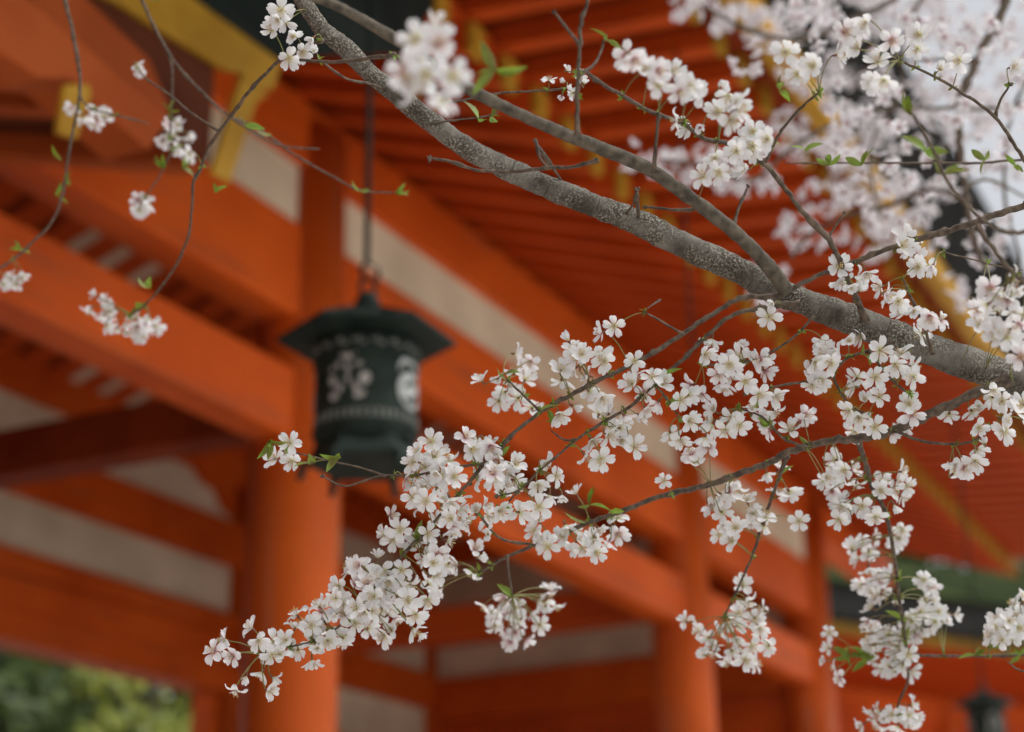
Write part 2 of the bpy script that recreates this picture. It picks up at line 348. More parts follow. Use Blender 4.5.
# ---- lower porch roof at the near end of the front
PV = -1.4
def pp(pts, v=PV): return [on_v(x, y, v) for x, y in pts]
part('porch_fascia', MB().prism(pp([(-60, -112), (150, -35), (282, 62), (275, 88), (262, 90), (243, 72), (228, 69), (120, 2), (-60, -80)]), (0, .03, 0)), M['ochre'], .005)
part('porch_bargeboard', MB().prism(pp([(243, 74), (262, 92), (270, 96), (258, 100), (231, 182), (213, 172), (222, 140)]), (0, .02, 0)), M['ochre'], .005)
part('porch_roof_edge', MB().prism(pp([(152, -36), (284, 60), (330, 54), (410, 53), (421, 32), (434, 6), (440, -40)], PV-.02), (0, 1.1, .25)), M['copper'], .01)
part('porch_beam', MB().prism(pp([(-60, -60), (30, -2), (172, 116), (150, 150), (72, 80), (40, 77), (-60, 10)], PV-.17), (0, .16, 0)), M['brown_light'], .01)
part('beam_end', MB().prism(pp([(66, 84), (90, 84), (92, 95), (78, 139), (59, 132), (60, 122)], PV-.195), (0, .02, 0)), M['ochre'], .005)
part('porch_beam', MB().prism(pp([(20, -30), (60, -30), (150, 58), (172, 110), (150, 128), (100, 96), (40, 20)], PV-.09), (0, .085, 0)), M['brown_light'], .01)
ue, _, zq = on_v(220, 178, PV)                 # the last rafter of the porch and the height of its foot
def pz(y): return zq+.286*(y-PV)
YI = -.16; VC = PV; zf = on_v(243, 70, PV)[2]
def sl(x0, x1, ya, za, yb, zb, t):
    return MB().hexa([(x0, ya, za), (x1, ya, za), (x0, yb, zb), (x1, yb, zb), (x0, ya, za+t), (x1, ya, za+t), (x0, yb, zb+t), (x1, yb, zb+t)])
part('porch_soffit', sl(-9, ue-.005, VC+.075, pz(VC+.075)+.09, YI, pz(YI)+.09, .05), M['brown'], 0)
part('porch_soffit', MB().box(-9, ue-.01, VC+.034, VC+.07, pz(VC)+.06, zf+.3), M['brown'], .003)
part('porch_shade_roof', sl(-9, ue+.55, PV-1.3, zf+.30, -.15, zf+.72, .12), M['copper'], .01)  # unseen slab, its long overhang added to shade the porch beams
for k in range(15):
    xx = ue-.05-.40*k
    part('porch_rafter', sl(xx-.04, xx+.04, PV+.06, pz(PV+.06), YI, pz(YI), .087), M['brown_light'], .005)
# ------------------------------------------------------------------ hanging lanterns
def hexring(r, z, rot=0): return [(r*math.cos(rot+math.pi/3*k), r*math.sin(rot+math.pi/3*k), z) for k in range(6)]
def cyl_patch(mb, poly, r, zc, phi, t=.003, m=0):     # a flat outline wrapped on the drum, t proud
    pts = []
    n = len(poly); c = (sum(p[0] for p in poly)/n, sum(p[1] for p in poly)/n)
    def w(p, rr): a = phi+p[0]/r; return (rr*math.cos(a), rr*math.sin(a), zc+p[1])
    v = [w(c, r+t)]+[w(p, r+t) for p in poly]+[w(p, r-.004) for p in poly]
    fs = [(0, 1+i, 1+(i+1) % n) for i in range(n)]+[(1+i, 1+n+i, 1+n+(i+1) % n, 1+(i+1) % n) for i in range(n)]
    mb.add(v, fs, m)
def ell(cx, cy, a, b, rot=0, n=14):
    return [(cx+a*math.cos(t)*math.cos(rot)-b*math.sin(t)*math.sin(rot), cy+a*math.cos(t)*math.sin(rot)+b*math.sin(t)*math.cos(rot)) for t in [2*math.pi*k/n for k in range(n)]]
def scl(*qs):
    out = []
    for q in qs:
        cx, cy = sum(p[0] for p in q)/len(q), sum(p[1] for p in q)/len(q)
        out.append([(cx*1.34+(x-cx)*1.0, cy*1.28+(y-cy)*1.0) for x, y in q])
    return out
def lantern(loc, rz_, sc, chain_top, label):
    t = tag(empty('hanging_lantern', loc, rz_), label, 'lantern', 'bronze lanterns hanging under the eave')
    t.scale = (sc, sc, sc)
    R = .245
    # roof: rim with hexagonal flare, low concave rise, neck
    mb = MB()
    rings = [hexring(R*.52, -.02), hexring(R, -.012), hexring(R*1.0, .0), hexring(R*.8, .018), hexring(R*.5, .045), hexring(R*.25, .075), hexring(.035, .10)]
    v = [p for r in rings for p in r]
    for i in range(len(v)):
        if 6 <= i < 18: v[i] = (v[i][0], v[i][1], v[i][2]+.004)
    fs = []
    for i in range(len(rings)-1):
        for k in range(6): fs.append((i*6+k, i*6+(k+1) % 6, (i+1)*6+(k+1) % 6, (i+1)*6+k))
    fs.append((5, 4, 3, 2, 1, 0)); n = len(v); fs.append(tuple(range(n-6, n)))
    mb.add(v, fs); mb.build('lantern_roof', M['bronze'], t, .003)
    for k in range(6):
        p = MB(); a = math.pi/3*k
        p.tube([(R*.3*math.cos(a), R*.3*math.sin(a), .073), (R*.8*math.cos(a), R*.8*math.sin(a), .02), (R*.9*math.cos(a), R*.9*math.sin(a), .010), (R*.97*math.cos(a), R*.97*math.sin(a), .004)], [.006, .006, .006, .003], 6)
        p.build('ridge_rib', M['bronze'], t)
    MB().lathe([(.036, .090), (.034, .118), (.026, .124), (.028, .132), (.014, .142), (.006, .146)], 16).build('finial', M['bronze'], t)
    hk = MB(); hk.tube([(.022*math.cos(q), 0, .160+.022*math.sin(q)) for q in [2*math.pi*i/16-1.57 for i in range(17)]], .006, 6)
    hk.tube([(-.012, 0, .183), (-.02, 0, .212), (-.004, 0, .235), (.016, 0, .225)], [.006, .007, .006, .004], 6)
    hk.tube([(.02, 0, .168), (.03, 0, .20), (.024, 0, .22)], [.005, .006, .004], 6)
    hk.build('hook', M['bronze'], t)
    L = chain_top/sc
    MB().tube([(-.004, 0, .232), (-.004, 0, L)], .0085, 8).build('suspension_rod', M['bronze'], t)
    # drum
    r = .138; z1, z0 = -.02, -.30
    MB().lathe([(r*.97, z0), (r*1.0, z0+.012), (r*1.0, z0+.06), (r, z1-.06), (r*1.04, z1-.05), (r*1.04, z1-.012), (r*1.0, z1)], 40).build('drum', M['bronze'], t)
    for zz in (z1-.058, z0+.028):
        MB().lathe([(r*1.0, zz-.006), (r*1.05, zz-.004), (r*1.05, zz+.004), (r*1.0, zz+.006)], 40).build('band', M['bronze'], t)
    fr = MB()                                          # pierced scroll frieze on top, slots below
    for k in range(18):
        a = 2*math.pi*k/18
        cyl_patch(fr, ell(0, .006, .006, .010), r*1.04, z1-.032, a); cyl_patch(fr, ell(.014, -.004, .008, .005, .6), r*1.04, z1-.032, a)
        cyl_patch(fr, ell(-.013, .004, .006, .004, -.6), r*1.04, z1-.032, a)
    fr.build('scroll_frieze', M['fretwork'], t); fr = MB()
    for k in range(42):
        a = 2*math.pi*k/42; cyl_patch(fr, [(-.0045, -.013), (.0045, -.013), (.0045, .010), (0, .014), (-.0045, .010)], r, z0+.053, a)
    fr.build('slot_band', M['fretwork'], t)
    zc = (z1-.055+z0+.08)/2
    for k in range(4):
        phi = -math.pi/2+(-.38, .98, 2.7, 4.3)[k]
        if k % 2 == 0:                                 # leaf-and-blossom crest
            c = MB()
            for q in scl(ell(0, .048, .011, .010), ell(0, .024, .008, .010), ell(-.021, .034, .007, .008), ell(.022, .032, .009, .007, .4), ell(-.012, .052, .006, .006),
                      ell(.014, .058, .006, .005), ell(0, .002, .007, .010), ell(-.033, .000, .011, .016, .3), ell(.034, .000, .015, .018, -.3), ell(-.016, -.018, .008, .013, -.4),
                      ell(.016, -.018, .008, .012, .4), ell(-.03, -.034, .012, .011, .4), ell(.024, -.034, .016, .009, .35), ell(-.036, .026, .006, .006)):
                cyl_patch(c, q, r, zc-.008, phi)
            c.build('crest', M['pale_panel'], t)
        else:                                          # round swirl crest: an arch over a disc with a comma cut
            c = MB()
            arch = [(.050*math.cos(q), .020+.052*math.sin(q)) for q in [math.pi*(i/12) for i in range(13)]]+[(.042*math.cos(q), .028+.022*math.sin(q)) for q in [math.pi*(1-i/12) for i in range(13)]]
            for i in range(12): cyl_patch(c, [arch[i], arch[i+1], arch[24-i], arch[25-i]], r, zc+.004, phi)
            cyl_patch(c, ell(0, -.022, .050, .052, 0, 24), r, zc, phi, .003)
            c.build('crest', M['paper'], t)
            d = MB(); cyl_patch(d, ell(.004, -.050, .012, .011), r, zc, phi, .006); cyl_patch(d, ell(.022, -.038, .008, .015, -.5), r, zc, phi, .006)
            cyl_patch(d, ell(-.016, -.006, .015, .005, .7), r, zc, phi, .006); cyl_patch(d, ell(-.022, -.052, .013, .004, -.6), r, zc, phi, .006); cyl_patch(d, ell(.012, .004, .012, .0045, -.5), r, zc, phi, .006)
            d.build('crest_comma', M['bronze'], t)
    # flared hexagonal base with feet
    mb = MB(); rings = [hexring(.135, z0+.001), hexring(.147, z0-.028), hexring(.158, z0-.048), hexring(.157, z0-.055), hexring(.150, z0-.058), hexring(.12, z0-.058)][::-1]
    v = [p for q in rings for p in q]; fs = []
    for i in range(len(rings)-1):
        for k in range(6): fs.append((i*6+k, i*6+(k+1) % 6, (i+1)*6+(k+1) % 6, (i+1)*6+k))
    fs.append((5, 4, 3, 2, 1, 0)); n = len(v); fs.append(tuple(range(n-6, n)))
    mb.add(v, fs); mb.build('lantern_base', M['bronze'], t, .003)
    for k in range(6):
        a = math.pi/3*k; ca, sa = math.cos(a), math.sin(a)
        MB().tube([(.155*ca, .155*sa, z0-.05), (.17*ca, .17*sa, z0-.07), (.163*ca, .163*sa, z0-.085), (.178*ca, .178*sa, z0-.092)], [.014, .011, .009, .011], 8).build('foot', M['bronze'], t)
    return t
l1 = at(367, 341, 4.85); ld = Vector((l1.x, l1.y)).normalized()
rot0 = math.atan2(ld.y, ld.x)-math.pi/2
lantern(l1, rot0+.02, 1.03, zf+.30+.165*((l1-O).dot(V_)-(PV-1.3))+.02-l1.z, 'dark bronze hanging lantern with pale crests, large and close, in front of the thick pillar')
lantern(at(984, 704, 11.5), rot0+.5, .86, 2.6, 'small distant bronze lantern hanging low beside the far pavilion')
# ------------------------------------------------------------------ far pavilion, its own axes
FP = at(835, 640, 27); az2 = rad(56)
fp = tag(empty('far_pavilion', (FP.x, FP.y, 0), math.pi/2-az2), 'distant vermilion pavilion with dark roof and ochre eave line, right of the slim pillars', 'pavilion')
ez = at(835, 618, 27).z-.6
def fpart(name, mb, m): return mb.build(name, m, fp, .01)
x0, x1 = -5, 13
fpart('fascia', MB().box(x0-.6, x1+.6, -1.9, -1.8, ez-.10, ez+.06), M['old_gold'])
fpart('bark_eave_edge', MB().box(x0-.7, x1+.7, -2.0, -1.0, ez+.085, ez+.62), M['bark_roof'])
fpart('roof', MB().prism([(x0-.7, -2.1, ez+.6), (x0-.7, 7, ez+.6), (x0-.7, 2.5, ez+2.6)], (x1-x0+1.4, 0, 0)), M['mossroof'])
fpart('soffit_board', MB().box(x0-.5, x1+.5, -1.79, 1.8, ez+.02, ez+.07), M['rafter'])
pr = MB().box(-.05, .05, -1.78, 1.8, ez-.1, ez+.015).build('eave_rafter', M['rafter'], fp)
for k in range(45):
    o = pr if k == 0 else pr.copy()
    if k: COL.objects.link(o); o.parent = fp
    o.location.x = x0+.4*k
fpart('eave_purlin', MB().box(x0, x1, 1.5, 1.7, ez-.5, ez-.11), M['vermilion'])
fpart('plaster_band', MB().box(x0, x1, 1.6, 1.66, ez-1.05, ez-.5), M['rafter'])
fpart('head_beam', MB().box(x0, x1, 1.48, 1.72, ez-1.5, ez-1.05), M['rafter'])
fpart('plaster_band', MB().box(x0, x1, 1.6, 1.66, ez-2.05, ez-1.5), M['plaster'])
fpart('tie_beam', MB().box(x0, x1, 1.5, 1.7, ez-2.4, ez-2.05), M['vermilion'])
for k in range(7): fpart('pillar', MB().lathe([(.22, 0), (.2, ez-.1)], 20, (x0+.2+k*2.95, 1.6)), M['pillar'])
fpart('wall', MB().box(x0, x1, 3.9, 4.1, 0, ez+.6), M['rafter'])
# ------------------------------------------------------------------ garden trees behind
def leaf_cloud(n, blobs, size, mi=0):
    """many small leaf faces spread through the volume of several clumps"""
    vs = []; fs = []
    for i in range(n):
        c, r = blobs[random.randrange(len(blobs))]
        d = Vector(rng.normal(size=3)).normalized()*(r*random.random()**.4); p = Vector(c)+Vector((d.x, d.y, d.z*.8))
        a = Vector(rng.normal(size=3)).normalized(); b = a.orthogonal().normalized(); s = size*random.uniform(.5, 1.2); k = len(vs)
        vs += [p-a*s, p+b*s*.5, p+a*s, p-b*s*.5]; fs.append((k, k+1, k+2, k+3))
    return vs, fs
def tree(px, d, h, w, m, label, n=3500, leaf=.22, ground_px=None):
    p = at(px, 700, d); t = tag(empty('garden_tree', (p.x, p.y, 0)), label, 'tree', 'trees behind the hall')
    tb = MB(); tb.tube([(0, 0, 0), (.1, .05, h*.3), (-.05, .1, h*.6), (.1, 0, h*.9)], [w*.085, w*.07, w*.05, .03], 10)
    blobs = []
    for k in range(16):
        a = random.uniform(0, 6.28); zz = random.uniform(.22, .95)*h; rr = w*.5*math.sqrt(random.random())*(1.15-zz/h*.7)
        c = (rr*math.cos(a), rr*math.sin(a), zz); blobs.append((c, w*random.uniform(.16, .28)))
        tb.tube([(0, 0, max(h*.15, zz-h*.18)), (c[0]*.5, c[1]*.5, zz-h*.08), c], [w*.03, w*.02, .02], 6)
    tb.build('trunk', M['trunk'], t)
    cb = MB(); v, fs = leaf_cloud(n, blobs, leaf); cb.add(v, fs)
    cb.build('crown', M[m], t)
tree(-20, 26, 11, 6, 'foliage_dark', 'dark evergreen tree filling the left edge of the bright opening')
tree(60, 34, 14, 7, 'foliage_mid', 'mid green tree seen through the opening, sky glinting through its crown', 1500)
tree(125, 30, 11, 6, 'foliage_mid', 'mid green tree in the middle of the opening beside the yellow shrub')
tree(150, 24, 6.2, 3, 'foliage_lime', 'yellow green shrub low in the opening beneath the lintel', 1500, .15)
tree(190, 33, 13, 7, 'foliage_dark', 'dark green tree in the opening next to the slim jamb')
tree(820, 48, 18.5, 9, 'foliage_dark', 'green tree showing just right of the slimmest pillar above the far roof', 5000, .3)
tree(905, 46, 18.5, 8, 'foliage_mid', 'lighter green tree above the middle of the far roof', 5000, .3)
tree(1000, 50, 19, 9, 'foliage_dark', 'green tree above the right end of the far roof', 5000, .3)
tree(1045, 44, 19, 9, 'foliage_dark', 'dark green tree at the right edge behind the far pavilion', 5000, .3)
# ------------------------------------------------------------------ cherry blossom
def catmull(P, per):
    P = [np.array(p, float) for p in P]; out = []
    Q = [2*P[0]-P[1]]+P+[2*P[-1]-P[-2]]
    for i in range(1, len(Q)-2):
        L = np.linalg.norm((Q[i+1]-Q[i])[:2]); n = max(2, int(L/per))
        for k in range(n):
            t = k/n; a, b, c, d = Q[i-1], Q[i], Q[i+1], Q[i+2]
            out.append(.5*((2*b)+(-a+c)*t+(2*a-5*b+4*c-d)*t*t+(-a+3*b-3*c+d)*t**3))
    out.append(Q[-2]); return out
def lerp_list(pts, d0, d1, r0, r1):
    L = [0]
    for a, b in zip(pts[:-1], pts[1:]): L.append(L[-1]+math.hypot(b[0]-a[0], b[1]-a[1]))
    return [(p[0], p[1], d0+(d1-d0)*l/L[-1], r0+(r1-r0)*l/L[-1]) for p, l in zip(pts, L)]
SAMP = []                                  # where blossom umbels may spring from: (x, y, depth, tree)
def twig(root, name, pts, d0, d1, r0, r1, m='twig', n=7, per=5, wob=.12, base=True, depths=None, spur=False):
    q = lerp_list(pts, d0, d1, r0, r1)
    if depths: q = [(a[0], a[1], d, a[3]) for a, d in zip(q, depths)]
    c = catmull(q, per); P = []; R = []; acc = 0
    for i, s in enumerate(c):
        rr = max(s[3], .5)/FPX*s[2]
        j = rng.normal(size=2)*wob*s[3]*(.35 if n > 11 else 1.3)
        P.append(at(s[0]+j[0], s[1]+j[1], s[2]))
        k = 1+wob*rng.normal()*.6
        if n < 12 and random.random() < .13: k += random.uniform(.12, .5)*(.5 if n > 8 else 1)      # nodes
        if n < 12: k *= 1+.7*math.exp(-i*per/(2.2*max(1, s[3]))) ; k *= (1 if i < len(c)-1 else .45)
        if spur and i > len(c)*.45: k += .35+.55*abs(rng.normal())
        R.append(rr*max(.45, k))
        if base and i % max(1, int(24/per)) == 0: SAMP.append((s[0], s[1], s[2], root.name))
    if base: s = c[-1]; SAMP.append((s[0], s[1], s[2], root.name))
    mb = MB(); mb.tube(P, R, n, rough=.22 if m == 'bark' else (.16 if m == 'bough' else 0))
    return mb.build(name, M[m], root)
# ---- one flower: five notched petals, stamens; built once as arrays, several variants
def flower_arrays(open_, rich=True):
    V = []; F = []; A = []; Mi = []
    ns, ntt = (7, 5) if rich else (4, 3)
    for k in range(5):
        L = .0174*random.uniform(.90, 1.06); Wd = .0057*random.uniform(.9, 1.1); an = 2*math.pi*k/5+random.uniform(-.1, .1)
        op = open_+random.uniform(-.22, .25); curl = random.uniform(-.45, .35); tw = random.uniform(-.3, .3)
        b = len(V)
        for i in range(ns):
            s = i/(ns-1); prof = (.16+.84*math.sin(min(1, s/.62)*math.pi/2)**1.3) if s < .62 else 1-.62*((s-.62)/.38)**2.2
            for j in range(ntt):
                t = -1+2*j/(ntt-1); w = Wd*prof*t
                sl = s*L
                if s > .8: sl -= L*.16*(1-abs(t))**1.0*((s-.8)/.2)**2; sl -= L*.05*t*t*((s-.8)/.2)
                ang = op+curl*s*s
                r = .0012+sl*math.cos(ang); z = sl*math.sin(ang)+.0022*t*t*prof+tw*w*s+random.gauss(0, .00018)
                x = r*math.cos(an)-w*math.sin(an); y = r*math.sin(an)+w*math.cos(an)
                V.append((x, y, z)); A.append(max(.01, s*.9+.02))
        for i in range(ns-1):
            for j in range(ntt-1):
                F.append((b+i*ntt+j, b+(i+1)*ntt+j, b+(i+1)*ntt+j+1, b+i*ntt+j+1)); Mi.append(0)
    if rich and open_ < 1.0:
        for k in range(18):
            a = random.uniform(0, 6.28); tilt = random.uniform(.15, .75); Ls = .0100*random.uniform(.7, 1.1)
            e = Vector((math.cos(a)*math.sin(tilt), math.sin(a)*math.sin(tilt), math.cos(tilt)))*Ls
            p = Vector((-math.sin(a), math.cos(a), 0))*.00022; q = e.cross(p).normalized()*.00022; b = len(V)
            V += [tuple(p), tuple(-p*.5+q), tuple(-p*.5-q), tuple(e+p), tuple(e-p*.5+q), tuple(e-p*.5-q)]; A += [.3]*6
            F += [(b, b+1, b+4, b+3), (b+1, b+2, b+5, b+4), (b+2, b, b+3, b+5)]; Mi += [2]*3
            h = .00075; b = len(V)
            V += [tuple(e+Vector(d)*h) for d in ((1, 0, 0), (0, 1, 0), (-1, 0, 0), (0, -1, 0), (0, 0, 1), (0, 0, -1))]; A += [.3]*6
            F += [(b, b+1, b+4), (b+1, b+2, b+4), (b+2, b+3, b+4), (b+3, b, b+4), (b+1, b, b+5), (b+2, b+1, b+5), (b+3, b+2, b+5), (b, b+3, b+5)]; Mi += [3]*8
    return np.array(V), F, A, Mi
VAR = [flower_arrays(random.choice([.1, .2, .3, .45, .65])) for _ in range(14)]
BUDS = [flower_arrays(o) for o in (1.25, 1.2, .95, .85, .9)]
FARV = [flower_arrays(random.choice([.2, .35, .5]), False) for _ in range(6)]
def frame(d):
    d = d.normalized(); x = d.orthogonal().normalized(); y = d.cross(x); a = random.uniform(0, 6.28)
    x2 = x*math.cos(a)+y*math.sin(a); y2 = d.cross(x2)
    return np.array([x2, y2, d]).T
def put_flower(mb, P, d, sc, var, aged=False):
    V, F, A, Mi = var; R = frame(d); W_ = V@R.T*sc+np.array(P)
    b = len(mb.v); mb.v += [tuple(p) for p in W_]; mb.f += [tuple(i+b for i in q) for q in F]
    mb.m += [(1 if (aged and m == 0) else m) for m in Mi]; mb.a += A; mb.sm += [True]*len(F)
def put_leaf(mb, B, d, L, w=.42):
    d = d.normalized(); s = d.orthogonal().normalized(); a = random.uniform(0, 6.28); s = (s*math.cos(a)+d.cross(s)*math.sin(a)); up = s.cross(d)
    v = []; f = []; n = 5
    for i in range(n):
        t = i/(n-1); ww = L*w*.5*math.sin(math.pi*min(1, t*.93+.05))**.9*(1-.25*t); c = B+d*(L*t)-up*(L*.25*t*t)
        v += [c-s*ww+up*ww*.5, c, c+s*ww+up*ww*.5]
    for i in range(n-1):
        for j in range(2): f.append((i*3+j, i*3+j+1, i*3+4+j, i*3+3+j))
    mb.add(v, f, 0, None, True)
TOCAM = lambda P: (CAM-P).normalized()
def nearest(x, y, root=None):
    best = None
    for s in SAMP:
        if root and s[3] != root: continue
        dd = (s[0]-x)**2+(s[1]-y)**2
        if best is None or dd < best[0]: best = (dd, s)
    return best[1]
def cluster(root, pts, extra=.6, depth=None, spread=.022, sc=.85, aged=.14, leaves=0, base=None, face=.6, bud=.1, rnd=.55):
    mb = MB(); st = MB(); lf = MB(); allp = list(pts)
    for x, y in pts:
        if random.random() < extra*1.35:
            a = random.uniform(0, 6.28); r = random.uniform(9, 17); allp.append((x+r*math.cos(a), y+r*math.sin(a)))
    bases = {}
    for x, y in allp:
        b = base or nearest(x, y, root.name); dd = math.hypot(b[0]-x, b[1]-y)
        d0 = depth if depth else b[2]
        B = at(b[0], b[1], b[2])
        P = at(x, y, d0+random.gauss(0, spread))
        out = (P-B); out = out.normalized() if out.length > 1e-4 else Vector((0, 0, -1))
        nrm = out*.75 + TOCAM(P)*random.uniform(-.15, 1.0)*face*1.4 + Vector(rng.normal(size=3))*rnd + Vector((0, 0, -.15))
        nrm.normalize()
        isbud = random.random() < bud
        s = sc*random.uniform(.86, 1.1)
        put_flower(mb, P, nrm, s*(.75 if isbud else 1), random.choice(BUDS if isbud else VAR), random.random() < aged)
        e = P-nrm*.0065*s
        st.tube([P-nrm*.0004, P-nrm*.003*s, e], [.0019*s, .0016*s, .0009*s], 6, 1)
        mid = B.lerp(e, .55)+Vector((0, 0, .006))-nrm*.004
        c = [B*(1-t)**2+mid*2*t*(1-t)+e*t*t for t in (0, .25, .5, .75, 1)]
        st.tube(c, [.0007, .0006, .00055, .0006, .0008], 5, 0)
        bases[(b[0], b[1])] = B
    for k, B in bases.items():               # bud scales at the foot of every umbel
        for q in range(4): put_leaf(lf, B, Vector(rng.normal(size=3)), .007, .5)
    for q in range(leaves):
        B = random.choice(list(bases.values())); d = Vector(rng.normal(size=3)); d.z = abs(d.z)*.7+.2; put_leaf(lf, B, d+RT*random.uniform(-1, .5), random.uniform(.014, .03))
    o = mb.build('blossoms', [M['petal'], M['petal_aged'], M['filament'], M['anther']], root)
    st.build('flower_stalk', [M['stalk'], M['calyx']], o)
    lf.build('young_leaf', M['leaf'], o)
    return o
def leaves_at(root, x, y, d, n=4, L=.022):
    mb = MB(); B = at(x, y, d)
    for q in range(n): put_leaf(mb, B, Vector(rng.normal(size=3))*.7+RT*random.uniform(-.8, .8)+UP*.4, L*random.uniform(.6, 1.2))
    mb.build('young_leaf', M['leaf'], root)
def sp(lst, s, ox, oy): return [(x/s+ox, y/s+oy) for x, y in lst]
trunk_base = at(1400, 520, 1.95)
ch = tag(empty('cherry_tree', (trunk_base.x, trunk_base.y, 0)), 'flowering cherry tree whose grey lichen-speckled bough and white blossom cross the foreground', 'cherry tree')
T = lambda name, pts, d0, d1, r0, r1, **k: unshift(twig(ch, name, pts, d0, d1, r0*.86, r1*.86, **k))
def unshift(o): return o
# trunk beyond the frame and the main bough
tp = [(trunk_base.x+.15, trunk_base.y, 0), (trunk_base.x+.1, trunk_base.y, .5), (trunk_base.x, trunk_base.y, 1.1), tuple(at(1400, 520, 1.95))]
MB().tube(catmull([np.array(p) for p in tp], .15), [.13-.06*i/20 for i in range(60)], 20).build('trunk', M['bark'], ch)
bough = [(1400, 520), (1250, 470), (1120, 424), (1024, 385), (975, 366), (930, 350), (895, 336), (860, 322), (825, 310), (790, 296), (755, 280), (720, 262), (680, 243), (640, 224), (592, 205), (545, 186), (507, 169), (470, 150), (435, 125), (400, 97), (372, 75), (345, 48), (322, 28), (298, -8), (270, -60), (255, -130)]
L = lerp_list(bough, 1.95, 1.86, 30, 7)
twig(ch, 'main_bough', bough, 1.93, 1.84, 20.5, 7.2, m='bark', n=24, per=3, wob=.03)
twig(ch, 'second_bough', [(786, 291), (770, 268), (740, 237), (700, 205), (650, 170), (610, 152), (560, 132), (515, 112), (475, 92), (440, 70), (400, 42), (345, 10), (300, -12), (250, -60), (180, -90)], 1.84, 1.48, 7.6, 4.8, m='bough', n=14, per=4, wob=.05)
T('branch', [(1010, 378), (992, 386), (950, 405), (900, 428), (862, 438), (830, 441), (800, 448), (770, 462), (740, 474), (700, 487), (660, 496), (625, 510), (590, 522), (560, 535), (535, 545), (505, 558), (478, 573)], 1.85, 2.0, 6, 1.6, n=10)
T('twig', [(782, 296), (762, 297), (739, 299), (702, 321), (683, 334), (640, 360), (605, 377), (575, 393), (542, 411), (502, 444), (470, 481), (435, 521), (400, 558), (370, 590), (340, 625), (313, 641), (285, 648), (262, 655)], 1.85, 1.83, 3.4, 1.0)
T('twig', [(800, 303), (775, 306), (735, 314), (709, 334), (683, 359), (655, 384), (629, 407), (600, 424), (575, 441), (555, 458), (539, 471), (519, 490), (497, 496)], 1.86, 1.85, 3.2, 1.0)
T('twig', [(508, 440), (490, 461), (450, 468), (415, 475), (380, 476), (345, 486), (322, 476)], 1.83, 1.86, 1.6, 1.0)
T('twig', [(385, 476), (362, 468), (340, 463), (310, 456), (290, 452)], 1.84, 1.9, 1.2, .8)
T('twig', [(1090, 185), (1023, 206), (997, 214), (964, 226), (925, 237), (886, 250), (853, 262), (820, 275), (790, 290)], 1.8, 1.85, 4.6, 2.6)
T('twig', [(866, 320), (857, 300), (846, 275), (829, 240), (809, 220), (779, 180), (762, 163), (725, 143), (707, 140), (682, 123), (647, 110), (597, 80), (585, 70)], 1.87, 1.66, 3.6, 2.2)
T('twig', [(827, 240), (834, 228), (844, 213)], 1.84, 1.84, 1.6, 1.2)
T('twig', [(577, 136), (577, 101), (579, 59), (581, 24), (588, 0), (595, -40)], 1.62, 1.6, 2.8, 2.2)
T('twig', [(580, 45), (570, 32), (554, 12)], 1.61, 1.58, 2, 1.5)
T('twig', [(580, 75), (596, 62), (606, 35)], 1.62, 1.66, 2, 1.3)
T('twig', [(764, 163), (782, 130), (799, 110), (819, 92)], 1.78, 1.7, 2, 1.5)
T('twig', [(1080, 250), (1045, 190), (1022, 157), (995, 117), (962, 93), (935, 77), (899, 60)], 1.9, 1.82, 3, 1.5)
T('twig', [(995, 117), (999, 103), (1010, 85)], 1.86, 1.86, 1.6, 1.3)
T('twig', [(1075, 160), (1019, 160), (975, 163), (915, 163), (842, 163), (785, 163)], 2.05, 2.05, 1.8, 1)
T('twig', [(1080, 220), (1005, 232), (962, 200), (945, 177), (932, 147), (912, 113)], 1.5, 1.48, 3, 2)
T('twig', [(858, 438), (872, 486), (885, 511), (895, 561), (899, 598), (903, 625), (908, 660), (907, 684), (899, 701), (895, 718)], 1.95, 2.2, 3, 1.2)
T('twig', [(787, 456), (767, 511), (752, 556), (732, 601), (724, 616)], 1.92, 2.1, 2.3, 1.2)
T('twig', [(507, 556), (509, 575), (513, 596)], 1.98, 2.05, 1.6, 1.1)
T('twig', [(1090, 650), (1015, 655), (972, 656), (919, 655), (905, 650)], 2.15, 2.15, 2, 1.6)
T('twig', [(1060, 672), (1022, 671), (1007, 661)], 1.9, 1.9, 1.4, 1)
T('twig', [(892, 340), (882, 347), (849, 357), (834, 377), (852, 407), (869, 414)], 1.86, 1.83, 2, 1.3)
T('twig', [(834, 376), (809, 381), (772, 387), (745, 394)], 1.84, 1.83, 1.7, 1)
T('twig', [(868, 350), (889, 377), (909, 394)], 1.85, 1.83, 1.7, 1.2)
T('twig', [(814, 316), (789, 341), (749, 361), (702, 366)], 1.87, 1.85, 1.6, 1)
T('twig', [(806, 448), (782, 437), (762, 417), (740, 408)], 1.88, 1.85, 1.8, 1.1)
T('twig', [(893, 430), (922, 441), (949, 444), (975, 440), (1000, 420)], 1.88, 1.84, 1.9, 1.1)
T('twig', [(572, 192), (565, 185), (545, 157), (536, 143)], 1.88, 1.83, 1.3, 1.5, spur=True, base=False)
T('twig', [(598, 160), (572, 167), (549, 168), (502, 172), (472, 169), (452, 162), (431, 158)], 1.73, 1.79, 2.3, 1.8, base=False)
T('twig', [(549, 168), (540, 158), (536, 140)], 1.76, 1.77, 1.2, 1.6, spur=True, base=False)
T('twig', [(432, 158), (428, 160)], 1.79, 1.79, 2, 2.4, spur=True, base=False)
T('twig', [(639, 228), (638, 208), (636, 190)], 1.88, 1.82, 1.3, 1.5, spur=True, base=False)
T('twig', [(626, 214), (634, 203), (637, 192)], 1.85, 1.83, 1.3, 1.5, spur=True, base=False)
